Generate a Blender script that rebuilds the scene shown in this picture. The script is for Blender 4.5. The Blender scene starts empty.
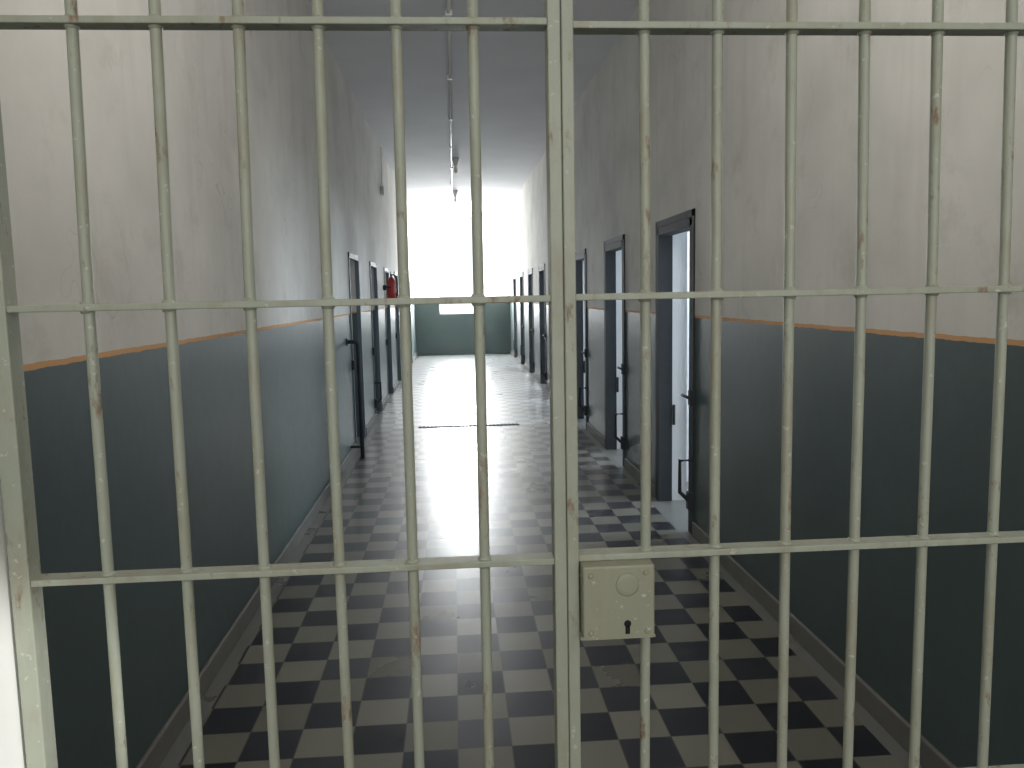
import bpy, bmesh, math, random
from mathutils import Vector, Matrix
random.seed(4)
scene = bpy.context.scene
scene.view_settings.view_transform = 'Standard'
scene.view_settings.look = 'None'

# ---------------------------------------------------------------- node helpers
class NT:
    def __init__(s, name):
        s.m = bpy.data.materials.new(name); s.m.use_nodes = True
        s.t = s.m.node_tree; s.b = s.t.nodes['Principled BSDF']
    def n(s, typ, **kw):
        nd = s.t.nodes.new(typ)
        for k, v in kw.items(): setattr(nd, k, v)
        return nd
    def l(s, a, b): s.t.links.new(a, b)
    def put(s, v, sock):
        if isinstance(v, (int, float)): sock.default_value = v
        elif isinstance(v, tuple):
            sock.default_value = v if len(v) == 4 or sock.type == 'VECTOR' else (*v, 1)
        else: s.l(v, sock)
    def math(s, op, a, b=0.0, c=None):
        nd = s.n('ShaderNodeMath', operation=op)
        s.put(a, nd.inputs[0]); s.put(b, nd.inputs[1])
        if c is not None: s.put(c, nd.inputs[2])
        return nd.outputs[0]
    def mix(s, f, a, b):
        nd = s.n('ShaderNodeMix', data_type='RGBA')
        s.put(f, nd.inputs[0]); s.put(a, nd.inputs[6]); s.put(b, nd.inputs[7])
        return nd.outputs[2]
    def pos(s):
        g = s.n('ShaderNodeNewGeometry'); x = s.n('ShaderNodeSeparateXYZ')
        s.l(g.outputs['Position'], x.inputs[0]); return g.outputs['Position'], x.outputs
    def noise(s, vec, scale, detail=4, rough=.55, stretch=None):
        if stretch:
            mp = s.n('ShaderNodeMapping'); mp.inputs['Scale'].default_value = stretch
            s.l(vec, mp.inputs[0]); vec = mp.outputs[0]
        nd = s.n('ShaderNodeTexNoise'); s.l(vec, nd.inputs['Vector'])
        nd.inputs['Scale'].default_value = scale; nd.inputs['Detail'].default_value = detail
        nd.inputs['Roughness'].default_value = rough
        return nd.outputs['Fac']
    def step(s, v, lo, hi):
        nd = s.n('ShaderNodeMapRange', clamp=True)
        s.put(v, nd.inputs[0]); nd.inputs[1].default_value = lo; nd.inputs[2].default_value = hi
        return nd.outputs[0]
    def bump(s, h, strength=.2, dist=.01):
        nd = s.n('ShaderNodeBump'); nd.inputs['Strength'].default_value = strength
        nd.inputs['Distance'].default_value = dist
        s.l(h, nd.inputs['Height']); s.l(nd.outputs[0], s.b.inputs['Normal'])

DADO = 1.49
def wall_mat():
    k = NT('painted_plaster'); p, xyz = k.pos()
    n1 = k.noise(p, 1.3, 6); n2 = k.noise(p, 14, 5); n3 = k.noise(p, 3.0, 8, .7)
    white = k.mix(k.step(n1, .35, .7), (.73, .71, .66), (.58, .565, .52))
    white = k.mix(k.math('MULTIPLY', k.step(n3, .56, .72), .38), white, (.43, .39, .33))
    streak = k.noise(p, 5.0, 4, .6, (1, 1, .12))
    white = k.mix(k.math('MULTIPLY', k.step(streak, .52, .8), .38), white, (.46, .43, .39))
    # thin hairline cracks high up
    vo = k.n('ShaderNodeTexVoronoi', feature='DISTANCE_TO_EDGE'); vo.inputs['Scale'].default_value = .7
    wv = k.n('ShaderNodeVectorMath', operation='ADD'); k.l(p, wv.inputs[0])
    nn = k.n('ShaderNodeTexNoise'); nn.inputs['Scale'].default_value = 3; k.l(p, nn.inputs['Vector'])
    k.l(nn.outputs['Color'], wv.inputs[1]); k.l(wv.outputs[0], vo.inputs['Vector'])
    crack = k.math('MULTIPLY', k.math('LESS_THAN', vo.outputs['Distance'], .0022), k.step(n1, .48, .6))
    white = k.mix(k.math('MULTIPLY', crack, .35), white, (.34, .29, .24))
    dado = k.mix(k.step(n1, .3, .7), (.062, .090, .088), (.074, .105, .102))
    dado = k.mix(k.math('MULTIPLY', k.step(n3, .62, .72), .3), dado, (.11, .14, .135))
    z = k.math('ADD', xyz[2], k.math('MULTIPLY', k.math('SUBTRACT', n2, .5), .012))
    isd = k.math('LESS_THAN', z, DADO); isl = k.math('LESS_THAN', z, DADO + .017)
    c = k.mix(isl, white, (.64, .36, .17)); c = k.mix(isd, c, dado)
    k.l(c, k.b.inputs['Base Color'])
    r = k.math('ADD', k.math('MULTIPLY', isd, -.40), .85)
    r = k.math('ADD', r, k.math('MULTIPLY', n2, .1))
    k.l(r, k.b.inputs['Roughness']); k.b.inputs['Specular IOR Level'].default_value = .5
    k.bump(k.math('ADD', n2, k.math('MULTIPLY', n3, 2.0)), .2, .005)
    return k.m

TS = .2
def floor_mat():
    k = NT('checker_cement_tiles'); p, xyz = k.pos()
    u = k.math('DIVIDE', k.math('ADD', xyz[0], 10.03), TS); v = k.math('DIVIDE', k.math('ADD', xyz[1], 10.0), TS)
    fu = k.math('FLOOR', u); fv = k.math('FLOOR', v)
    chk = k.math('MODULO', k.math('ADD', fu, fv), 2.0)
    chk = k.math('GREATER_THAN', chk, .5)
    cv = k.n('ShaderNodeCombineXYZ'); k.l(fu, cv.inputs[0]); k.l(fv, cv.inputs[1])
    wn = k.n('ShaderNodeTexWhiteNoise', noise_dimensions='2D'); k.l(cv.outputs[0], wn.inputs['Vector'])
    rnd = wn.outputs['Value']
    n1 = k.noise(p, 2.2, 6, .6); n2 = k.noise(p, 30, 4)
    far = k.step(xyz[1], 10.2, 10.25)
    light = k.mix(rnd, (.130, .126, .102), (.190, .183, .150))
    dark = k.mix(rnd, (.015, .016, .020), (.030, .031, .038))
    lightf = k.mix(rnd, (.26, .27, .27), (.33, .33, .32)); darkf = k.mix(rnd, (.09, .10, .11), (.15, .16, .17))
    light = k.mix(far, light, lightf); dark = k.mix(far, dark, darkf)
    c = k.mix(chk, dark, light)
    c = k.mix(k.math('MULTIPLY', k.step(n1, .45, .75), .08), c, (.15, .14, .12))
    # grout
    eu = k.math('ABSOLUTE', k.math('SUBTRACT', k.math('FRACT', u), .5)); ev = k.math('ABSOLUTE', k.math('SUBTRACT', k.math('FRACT', v), .5))
    g = k.math('GREATER_THAN', k.math('MAXIMUM', eu, ev), .488)
    c = k.mix(k.math('MULTIPLY', g, .7), c, (.07, .068, .06))
    # plain border strips along both walls
    b = k.math('MAXIMUM', k.math('LESS_THAN', xyz[0], -1.04), k.math('GREATER_THAN', xyz[0], 1.52))
    c = k.mix(b, c, k.mix(n1, (.12, .12, .11), (.2, .2, .185)))
    k.l(c, k.b.inputs['Base Color'])
    r = k.math('ADD', .22, k.math('MULTIPLY', n1, .12)); r = k.math('ADD', r, k.math('MULTIPLY', rnd, .06))
    k.l(r, k.b.inputs['Roughness']); k.b.inputs['Specular IOR Level'].default_value = .26
    k.bump(k.math('ADD', k.math('MULTIPLY', g, -1.0), k.math('ADD', k.math('MULTIPLY', rnd, .4), k.math('MULTIPLY', n2, .2))), .05, .002)
    return k.m

def simple(name, col, rough=.6, metal=0, var=.25, scale=8, bump=.1):
    k = NT(name); p, _ = k.pos(); n = k.noise(p, scale, 5)
    d = tuple(c * (1 - var) for c in col)
    k.l(k.mix(n, col, d), k.b.inputs['Base Color'])
    k.b.inputs['Roughness'].default_value = rough; k.b.inputs['Metallic'].default_value = metal
    if bump: k.bump(n, bump, .004)
    return k.m

def gate_mat(name, a, b, rust_lo, rust_hi, rough=.5):
    k = NT(name); p, xyz = k.pos()
    n1 = k.noise(p, 9, 5); n2 = k.noise(p, 55, 6, .7, (1, 1, .35)); n3 = k.noise(p, 5, 3)
    c = k.mix(n1, a, b)
    soft = k.step(k.noise(p, 22, 5, .65, (1, 1, .3)), .46, .72)
    c = k.mix(k.math('MULTIPLY', soft, .5), c, (.24, .19, .125))
    msk = k.step(k.math('ADD', n2, k.math('MULTIPLY', k.math('SUBTRACT', n3, .5), .5)), rust_lo, rust_hi)
    c = k.mix(k.math('MULTIPLY', msk, .8), c, (.18, .10, .055))
    w = k.step(k.noise(p, 80, 3), .66, .72); c = k.mix(k.math('MULTIPLY', w, .6), c, (.52, .53, .48))
    k.l(c, k.b.inputs['Base Color']); k.put(k.math('ADD', rough, k.math('MULTIPLY', msk, .3)), k.b.inputs['Roughness'])
    k.bump(k.math('ADD', n2, k.math('MULTIPLY', msk, -.5)), .35, .0015)
    return k.m

def emis(name, col, s):
    k = NT(name); k.b.inputs['Base Color'].default_value = (.8, .8, .8, 1)
    k.b.inputs['Emission Color'].default_value = (*col, 1); k.b.inputs['Emission Strength'].default_value = s
    return k.m

WALL = wall_mat(); FLOOR = floor_mat()
CEIL = simple('ceiling_plaster', (.78, .78, .80), .9, 0, .15, 1.5, .15)
WHITE = simple('cell_whitewash', (.78, .79, .80), .85, 0, .1, 2)
CASING = simple('white_door_casing', (.86, .86, .82), .5, 0, .06, 3, .05)
SKIRT = simple('cement_skirting', (.19, .185, .165), .7, 0, .4, 5, .3)
STEEL = simple('dark_painted_steel', (.028, .034, .04), .75, 0, .3, 12)
BLUEST = simple('grey_blue_door_paint', (.12, .16, .19), .6, 0, .3, 9)
GATE = gate_mat('chipped_cream_green_paint', (.35, .37, .295), (.27, .295, .235), .60, .71)
LOCKM = gate_mat('lock_paint', (.30, .30, .215), (.24, .245, .18), .64, .76, .5)
HOLE = simple('keyhole_black', (.006, .005, .004), .8)
RED = simple('extinguisher_red', (.36, .02, .018), .4, 0, .1)
PLAST = simple('white_plastic', (.7, .7, .68), .5, 0, .08)
WFRAME = simple('window_frame_paint', (.7, .72, .72), .5, 0, .1)
BLK = simple('black_rubber', (.015, .015, .015), .6)

# ---------------------------------------------------------------- mesh helpers
class MB:
    def __init__(s, mats): s.bm = bmesh.new(); s.mats = mats
    def box(s, x0, x1, y0, y1, z0, z1, mi=0):
        vs = [s.bm.verts.new((x, y, z)) for x in (x0, x1) for y in (y0, y1) for z in (z0, z1)]
        for f in ((0,1,3,2),(4,6,7,5),(0,4,5,1),(2,3,7,6),(0,2,6,4),(1,5,7,3)):
            fc = s.bm.faces.new([vs[i] for i in f]); fc.material_index = mi
    def tube(s, pts, r, mi=0, seg=14, radii=None):
        pts = [Vector(p) for p in pts]; rings = []
        for i, p in enumerate(pts):
            if i == 0: d = pts[1] - p
            elif i == len(pts) - 1: d = p - pts[-2]
            else: d = (pts[i+1] - p).normalized() + (p - pts[i-1]).normalized()
            d.normalize(); a = Vector((1, 0, 0)) if abs(d.x) < .9 else Vector((0, 0, 1))
            e1 = d.cross(a).normalized(); e2 = d.cross(e1)
            rr = radii[i] if radii else r
            rings.append([s.bm.verts.new(p + rr * (math.cos(t) * e1 + math.sin(t) * e2)) for t in (2*math.pi*j/seg for j in range(seg))])
        for a, b in zip(rings, rings[1:]):
            for j in range(seg):
                f = s.bm.faces.new((a[j], a[(j+1) % seg], b[(j+1) % seg], b[j])); f.material_index = mi; f.smooth = True
        for rg in (rings[0], rings[-1]):
            f = s.bm.faces.new(rg); f.material_index = mi
    def obj(s, name, parent=None, bevel=0):
        bmesh.ops.recalc_face_normals(s.bm, faces=s.bm.faces)
        me = bpy.data.meshes.new(name); s.bm.to_mesh(me); s.bm.free()
        for m in s.mats: me.materials.append(m)
        o = bpy.data.objects.new(name, me); scene.collection.objects.link(o)
        if parent: o.parent = parent
        if bevel:
            b = o.modifiers.new('bevel', 'BEVEL'); b.width = bevel; b.segments = 2; b.limit_method = 'ANGLE'
        return o
def empty(name, loc=(0, 0, 0)):
    o = bpy.data.objects.new(name, None); scene.collection.objects.link(o); o.empty_display_size = .2; return o

# ---------------------------------------------------------------- corridor
XL, XR, H, YF, Y0 = -1.12, 1.60, 4.05, 23.1, 1.22
T = .22; DH = 2.16; DW = .92
RD = [5.30 + 2.19 * i for i in range(8)]      # near edges of right doorways
LD = [8.75 + 2.2 * i for i in range(6)]
CD = 2.6                                       # cell depth

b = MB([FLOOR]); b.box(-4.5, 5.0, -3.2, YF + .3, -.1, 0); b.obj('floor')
b = MB([CEIL]); b.box(-4.5, 5.0, -3.2, YF + .3, H, H + .1); b.obj('ceiling')
def side_wall(name, x0, x1, doors):
    b = MB([WALL]); y = Y0 - .0
    for d in doors:
        b.box(x0, x1, y, d, 0, H); b.box(x0, x1, d, d + DW, DH, H); y = d + DW
    b.box(x0, x1, y, YF, 0, H); return b.obj(name)
side_wall('wall_left', XL - T, XL, LD)
side_wall('wall_right', XR, XR + T, RD)
def skirt(name, x0, x1, doors):
    b = MB([SKIRT]); y = Y0 + .02
    for d in doors: b.box(x0, x1, y, d - .06, 0, .10); y = d + DW + .06
    b.box(x0, x1, y, YF, 0, .10); b.obj(name, bevel=.006)
skirt('baseboard_left', XL, XL + .018, LD)
skirt('baseboard_right', XR - .018, XR, RD)

# far wall with window opening, widened for the added glow panels
wx0, wx1, wz0, wz1 = XL + .03, XR - .03, 1.62, 3.98
cx0, cx1, cz0 = -.42, .62, 1.18
b = MB([WALL])
b.box(XL, cx0, YF, YF + .3, 0, wz0); b.box(cx1, XR, YF, YF + .3, 0, wz0); b.box(cx0, cx1, YF, YF + .3, 0, cz0)
b.box(XL, wx0, YF, YF + .3, wz0, H); b.box(wx1, XR, YF, YF + .3, wz0, H); b.box(wx0, wx1, YF, YF + .3, wz1, H)
b.obj('wall_far')
win = empty('window_1')
b = MB([WFRAME])
for x in (wx0, cx0, cx1, wx1): b.box(x - .02, x + .02, YF + .18, YF + .22, wz0 if x in (wx0, wx1) else cz0, wz1)
for z in (wz0, wz1): b.box(wx0, wx1, YF + .18, YF + .22, z - .02, z + .02)
b.box(cx0, cx1, YF + .18, YF + .22, cz0, cz0 + .04)
b.obj('frame', win)
GLOW = emis('bloom_glow', (.95, .98, 1), 1.5)  # glowing panels stand in for camera bloom beside the narrower real window
b = MB([GLOW]); b.box(wx0, cx0, YF + .23, YF + .24, wz0, wz1); b.box(cx1, wx1, YF + .23, YF + .24, wz0, wz1); b.obj('bloom_side_panels', win)

# cells
def area(name, loc, rot, sx, sy, power, col=(1, 1, 1)):
    l = bpy.data.lights.new(name, 'AREA'); l.shape = 'RECTANGLE'; l.size = sx; l.size_y = sy; l.energy = power; l.color = col
    o = bpy.data.objects.new(name, l); scene.collection.objects.link(o); o.location = loc; o.rotation_euler = rot; return o
for side, doors, sgn, xi in (('right', RD, 1, XR + T), ('left', LD, -1, XL - T)):
    b = MB([WHITE]); xo = xi + sgn * CD
    def bx(xa, xb, *r): b.box(min(xa, xb), max(xa, xb), *r)
    ys = [d - .64 for d in doors] + [doors[-1] + 1.55]
    for y in ys: bx(xi, xo, y - .05, y + .05, 0, 3.2)
    bx(xo, xo + sgn * .1, ys[0] - .05, ys[-1] + .05, 0, 1.3)
    bx(xo, xo + sgn * .1, ys[0] - .05, ys[-1] + .05, 2.5, 3.2)
    for i, d in enumerate(doors):
        yc = (ys[i] + ys[i + 1]) / 2
        bx(xo, xo + sgn * .1, ys[i] + .05, yc - .5, 1.3, 2.5); bx(xo, xo + sgn * .1, yc + .5, ys[i + 1] - .05, 1.3, 2.5)
        area('cell_window_light_%s_%d' % (side, i + 1), (xo + sgn * .05, yc, 1.9), (0, sgn * math.radians(90), 0), 1.2, 1.0,
             120 if side == 'right' else 16, (.76, .88, 1))
    bx(xi, xo + sgn * .1, ys[0] - .05, ys[-1] + .05, 3.2, 3.3)
    b.obj('wall_cells_' + side)

# cell door frames and leaves
def cell_door(n, y, sgn, xw):
    e = empty('door_%d' % n)
    b = MB([STEEL if sgn > 0 else BLUEST]); y1 = y + DW; fd = .10 if sgn > 0 else .035
    xi = xw + sgn * fd; xo = xw - sgn * .012
    xa, xb = min(xi, xo), max(xi, xo)
    b.box(xa, xb, y, y + .05, 0, DH); b.box(xa, xb, y1 - .05, y1, 0, DH); b.box(xa, xb, y, y1, DH - .06, DH)
    if sgn > 0:
        xc, xd = min(xo, xw), max(xo, xw)
        b.box(xc, xd, y - .045, y, 0, DH + .05); b.box(xc, xd, y1, y1 + .045, 0, DH + .05); b.box(xc, xd, y - .045, y1 + .045, DH, DH + .05)
    b.obj('frame', e, .003)
    if sgn > 0:   # whitewashed plaster lining of the reveal behind the steel frame
        b = MB([WHITE]); b.box(xi, xw + T, y1 - .035, y1, 0, DH); b.box(xi, xw + T, y, y + .035, 0, DH); b.box(xi, xw + T, y, y1, DH - .035, DH); b.obj('reveal_lining', e)
    # barred leaf standing open into the cell
    b = MB([BLUEST, STEEL]); hx = xw + sgn * (T + .01); L = .8; yy = y1 - .09
    def bx(a, c, *r): b.box(min(a, c), max(a, c), *r)
    for z in (.04, .75, 1.45, DH - .1): bx(hx, hx + sgn * L, yy, yy + .012, z, z + .045)
    bx(hx, hx + sgn * .04, yy - .01, yy + .02, .04, DH - .06); bx(hx + sgn * (L - .04), hx + sgn * L, yy - .01, yy + .02, .04, DH - .06)
    for i in range(1, 8): b.tube([(hx + sgn * L * i / 8, yy + .006, .05), (hx + sgn * L * i / 8, yy + .006, DH - .07)], .009, 0, 8)
    b.obj('barred_leaf', e)
    # long sliding bolt and pull bar on the corridor side
    b = MB([STEEL]); xf = xw - sgn * .012
    if sgn > 0 or n == 10:
        b.tube([(xf, y - .02, .52), (xf - sgn * .08, y - .02, .52), (xf - sgn * .08, y - .02, .30), (xf - sgn * .02, y - .02, .24)], .014, 0, 8)
        b.box(xf - .03, xf + .03, y - .05, y + .0, .18, .30)
    if sgn > 0:
        b.tube([(xf - sgn * .02, y - .06, .95), (xf - sgn * .02, y + .14, .95)], .012, 0, 8)
        b.tube([(xw + .11, y1 - .06, .62), (xw + .11, y1 - .06, .78)], .012, 0, 8)
    b.box(xf - .02, xf + .02, y - .05, y + .0, .90, 1.0)
    b.obj('bolt', e, .002)
n = 1
for d in RD: cell_door(n, d, 1, XR); n += 1
for d in LD: cell_door(n, d, -1, XL); n += 1

# bent steel pole beside the first left door
b = MB([STEEL]); yp = 8.35
b.tube([(XL, yp, 1.22), (XL + .09, yp, 1.22), (XL + .115, yp, 1.20), (XL + .12, yp, 1.17), (XL + .12, yp, 0)], .021, 0, 12)
b.tube([(XL, yp, .12), (XL + .12, yp, .12)], .014, 0, 10)
b.tube([(XL, yp, 1.22), (XL + .012, yp, 1.22)], .04, 0, 14)
b.obj('bent_steel_pole')

# drain channel across corridor
b = MB([STEEL]); b.box(-.5, .8, 10.2, 10.26, 0, .006)
for i in range(26): b.box(-.49 + i * .05, -.47 + i * .05, 10.18, 10.28, 0, .010)
b.obj('floor_drain_grate')

# fire extinguisher
fe = empty('fire_extinguisher'); S = .82; X, Y, Z = XL + .13, 12.95, 1.63
b = MB([RED]); b.tube([(X, Y, Z + q * S) for q in (0, .015, .36, .40, .43, .45)], .08, 0, 20, [r * S * 1.1 for r in (.07, .08, .08, .065, .035, .025)]); b.obj('cylinder_body', fe)
b = MB([BLK]); b.tube([(X, Y, Z + .45 * S), (X, Y, Z + .50 * S)], .016); b.box(X - .01, X + .01, Y - .08, Y + .02, Z + .50 * S, Z + .515 * S); b.box(X - .01, X + .01, Y - .09, Y + .02, Z + .53 * S, Z + .545 * S)
b.tube([(X, Y, Z + .48 * S), (X + .04, Y - .04, Z + .49 * S), (X + .09, Y - .04, Z + .42 * S), (X + .09, Y - .02, Z + .2 * S), (X + .08, Y, Z + .08 * S)], .010, 0, 8); b.obj('valve_and_hose', fe)
b = MB([STEEL]); b.box(XL, XL + .05, Y - .03, Y + .03, Z + .16, Z + .24); b.box(XL, X, Y - .078, Y - .073, Z + .19, Z + .22); b.box(XL, X, Y + .073, Y + .078, Z + .19, Z + .22); b.obj('bracket', fe)

# ceiling conduit + lamps
b = MB([PLAST]); b.tube([(0.02, 1.5, H - .02), (0.02, YF, H - .02)], .018, 0, 10)
for y in range(3, 23, 2): b.box(-.01, .05, y, y + .02, H - .045, H)
b.obj('ceiling_conduit')
for y in (14.2, 18.5):
    e = empty('ceiling_lamp')
    b = MB([PLAST, BLK]); b.tube([(.09, y, H), (.09, y, H - .03), (.09, y, H - .10), (.09, y, H - .14)], .05, 0, 16, [.06, .06, .035, .03])
    b.box(0.02, .07, y - .01, y + .01, H - .03, H - .01); b.obj('holder', e)
    b = MB([emis('unlit_bulb_glass', (1, 1, 1), .0)]); b.tube([(.09, y, H - .14), (.09, y, H - .17), (.09, y, H - .21), (.09, y, H - .25), (.09, y, H - .265)], .03, 0, 16, [.015, .025, .035, .025, .008]); b.obj('bulb', e)
x, y, z = XL, 13.2, 3.3
b = MB([PLAST]); b.box(x, x + .05, y - .08, y + .08, z, z + .14); b.tube([(x + .02, y, z + .14), (x + .02, y, H)], .01, 0, 8); b.obj('junction_box', bevel=.004)

# ---------------------------------------------------------------- gate wall & lobby
GX0 = -.665; GY = 1.20
TZ0, TZ1 = 3.12, 3.92  # height range of the added opening above the gate
b = MB([WALL]); b.box(XL - T, GX0 - .03, .98, Y0, 0, H); b.box(GX0 - .03, XR + T, .98, Y0, 3.05, TZ0); b.box(GX0 - .03, XR + T, .98, Y0, TZ1, H)
b.box(GX0 - .03, -.6, .98, Y0, TZ0, TZ1); b.box(1.55, XR + T, .98, Y0, TZ0, TZ1)
b.obj('wall_front')
b = MB([CASING]); b.box(GX0 - .03, GX0, .96, Y0, 0, 3.05); b.box(GX0 - .12, GX0 - .03, .96, .98, 0, 3.05); b.obj('trim_1', bevel=.003)
fill_op = empty('fill_opening')  # unseen opening, added above the gate to carry the wall fill light
b = MB([WFRAME])
for x in (-.6, .12, .84, 1.55): b.box(x - .02, x + .02, 1.08, 1.12, TZ0, TZ1)
for z in (TZ0 + .02, TZ1 - .02): b.box(-.6, 1.55, 1.08, 1.12, z - .02, z + .02)
b.obj('fill_opening_frame', fill_op)
b = MB([WALL]); b.box(-2.2, -2.1, -3.1, 1.1, 0, H); b.box(-2.2, XL - T, .98, 1.1, 0, H); b.obj('wall_lobby_left')
b = MB([WALL]); b.box(XR + T, 2.7, .98, 1.1, 0, H); b.box(2.6, 2.7, -3.1, 1.1, 0, H); b.box(XR, XR + T, .98, Y0, 0, 3.05); b.obj('wall_lobby_right')
b = MB([WALL]); b.box(-2.2, 2.7, -3.2, -3.1, 0, H); b.obj('wall_lobby_back')

gate = empty('barred_gate')
BZ0, BZ1 = .04, 3.03
rl = [.06, .45, .85, 1.253, 1.655, 2.049, 2.46, 2.86, 3.02]
rr_ = [.06, .45, .85, 1.257, 1.656, 2.044, 2.46, 2.86, 3.02]
b = MB([GATE])
barsl = [-.5275, -.413, -.298, -.185, -.0745, .036]
barsr = [.288, .3995, .5136, .626, .740, .858]
barsf = [1.09, 1.205, 1.32, 1.435]
def bow(x, z): return x - (x - .15) * .012 * min(1.3, max(0, (z - 1.655) / .4))
for x in barsl + barsr + barsf:
    j = random.uniform(-.0015, .0015); k2 = random.uniform(-.0015, .0015)
    pts = [(bow(x, BZ0 + (BZ1 - BZ0) * t) + j * (1 - 2 * t) + k2 * math.sin(t * 9), GY, BZ0 + (BZ1 - BZ0) * t) for t in [i / 16 for i in range(17)]]
    b.tube(pts, .0080, 0, 16)
b.obj('round_bars', gate)
b = MB([GATE])
b.box(-.66, -.632, GY - .018, GY + .018, 0, 3.04)
b.box(.143, .162, GY - .018, GY + .018, .02, 3.04)
b.box(.1625, .180, GY - .022, GY + .014, .02, 3.04)
b.box(.965, .993, GY - .018, GY + .018, 0, 3.04)
b.box(1.55, 1.59, GY - .018, GY + .018, 0, 3.04)
b.obj('stiles', gate, .002)
b = MB([GATE])
for z, z2 in zip(rl, rr_):
    b.box(-.632, .143, GY - .016, GY + .016, z - .005, z + .005)
    b.box(.180, .965, GY - .018, GY + .014, z2 - .005, z2 + .005)
    b.box(.993, 1.55, GY - .016, GY + .016, z - .005, z + .005)
b.obj('flat_rails', gate, .0015)
b = MB([GATE])
for z, z2 in zip(rl, rr_):
    for x in barsl + barsr + barsf:
        zz = z2 if x in barsr else z; xx = bow(x, zz)
        b.tube([(xx, GY, zz - .009), (xx, GY, zz - .005), (xx, GY, zz + .005), (xx, GY, zz + .009)], .01, 0, 12, [.0084, .0105, .0105, .0084])
b.obj('weld_beads', gate)
# lock
b = MB([LOCKM, HOLE])
lx0, lx1, lz1, lz0 = .182, .292, 1.252, 1.136
b.box(lx0, lx1, GY - .045, GY + .012, lz0, lz1)
b.obj('lock_case', gate, .003)
b = MB([LOCKM, HOLE]); yf = GY - .045
for (x, z) in ((lx0 + .012, lz1 - .014), (lx1 - .014, lz1 - .012), (lx0 + .012, lz0 + .012), (lx1 - .012, lz0 + .012)):
    b.tube([(x, yf, z), (x, yf - .001, z), (x, yf - .002, z)], .004, 0, 12, [.0045, .004, .002])
b.tube([(lx0 + .068, yf, lz1 - .03), (lx0 + .068, yf - .0004, lz1 - .03), (lx0 + .068, yf - .0008, lz1 - .03)], .019, 0, 28, [.018, .017, .010])
b.box(lx0 - .004, lx1 + .001, yf - .0006, yf + .004, lz0 + .002, lz0 + .006)
b.obj('rivets_and_boss', gate)
b = MB([HOLE]); kx, kz = lx0 + .068, lz0 + .022
b.tube([(kx, yf + .001, kz + .003), (kx, yf - .0008, kz + .003)], .0055, 0, 16); b.box(kx - .0035, kx + .0035, yf - .0008, yf + .001, kz - .013, kz)
b.obj('keyhole', gate)

# ---------------------------------------------------------------- lights
area('far_window_daylight', (.10, YF + .26, (cz0 + wz1) / 2), (math.radians(-90), 0, 0), 1.02, wz1 - cz0, 560, (.95, .98, 1))
area('wall_fill_light', (.475, 1.13, (TZ0 + TZ1) / 2), (math.radians(112), 0, 0), 2.1, TZ1 - TZ0, 52, (1, .98, .95))  # added fill from out of view, brightens near upper walls and ceiling
area('lobby_window_daylight', (.6, -3.0, 2.3), (math.radians(90), 0, 0), 3.2, 2.6, 100, (1, .99, .96))
sp = bpy.data.lights.new('jamb_fill_spot', 'SPOT'); sp.energy = 300; sp.spot_size = math.radians(10); sp.spot_blend = .6; sp.shadow_soft_size = .06  # added spot out of view, brightens the left jamb
so = bpy.data.objects.new('jamb_fill_spot', sp); scene.collection.objects.link(so); so.location = (1.9, -.3, 1.3)
so.rotation_euler = (Vector((-.665, 1.07, 1.05)) - Vector(so.location)).to_track_quat('-Z', 'Y').to_euler()

w = bpy.data.worlds.new('sky'); scene.world = w; w.use_nodes = True
w.node_tree.nodes['Background'].inputs[0].default_value = (.85, .93, 1, 1); w.node_tree.nodes['Background'].inputs[1].default_value = 1.5

# ---------------------------------------------------------------- camera
yaw, pit, rol = math.radians(4.0), math.radians(6.285), math.radians(1.12)
f = Vector((math.sin(yaw) * math.cos(pit), math.cos(yaw) * math.cos(pit), -math.sin(pit)))
r = Vector((math.cos(yaw), -math.sin(yaw), 0)); u = r.cross(f)
R = math.cos(rol) * r - math.sin(rol) * u; U = math.sin(rol) * r + math.cos(rol) * u
cam = bpy.data.cameras.new('camera'); cam.sensor_width = 36; cam.lens = 28.125; cam.clip_start = .02
co = bpy.data.objects.new('camera', cam); scene.collection.objects.link(co)
M = Matrix((R, U, -f)).transposed().to_4x4(); M.translation = Vector((0, 0, 1.66)); co.matrix_world = M
scene.camera = co
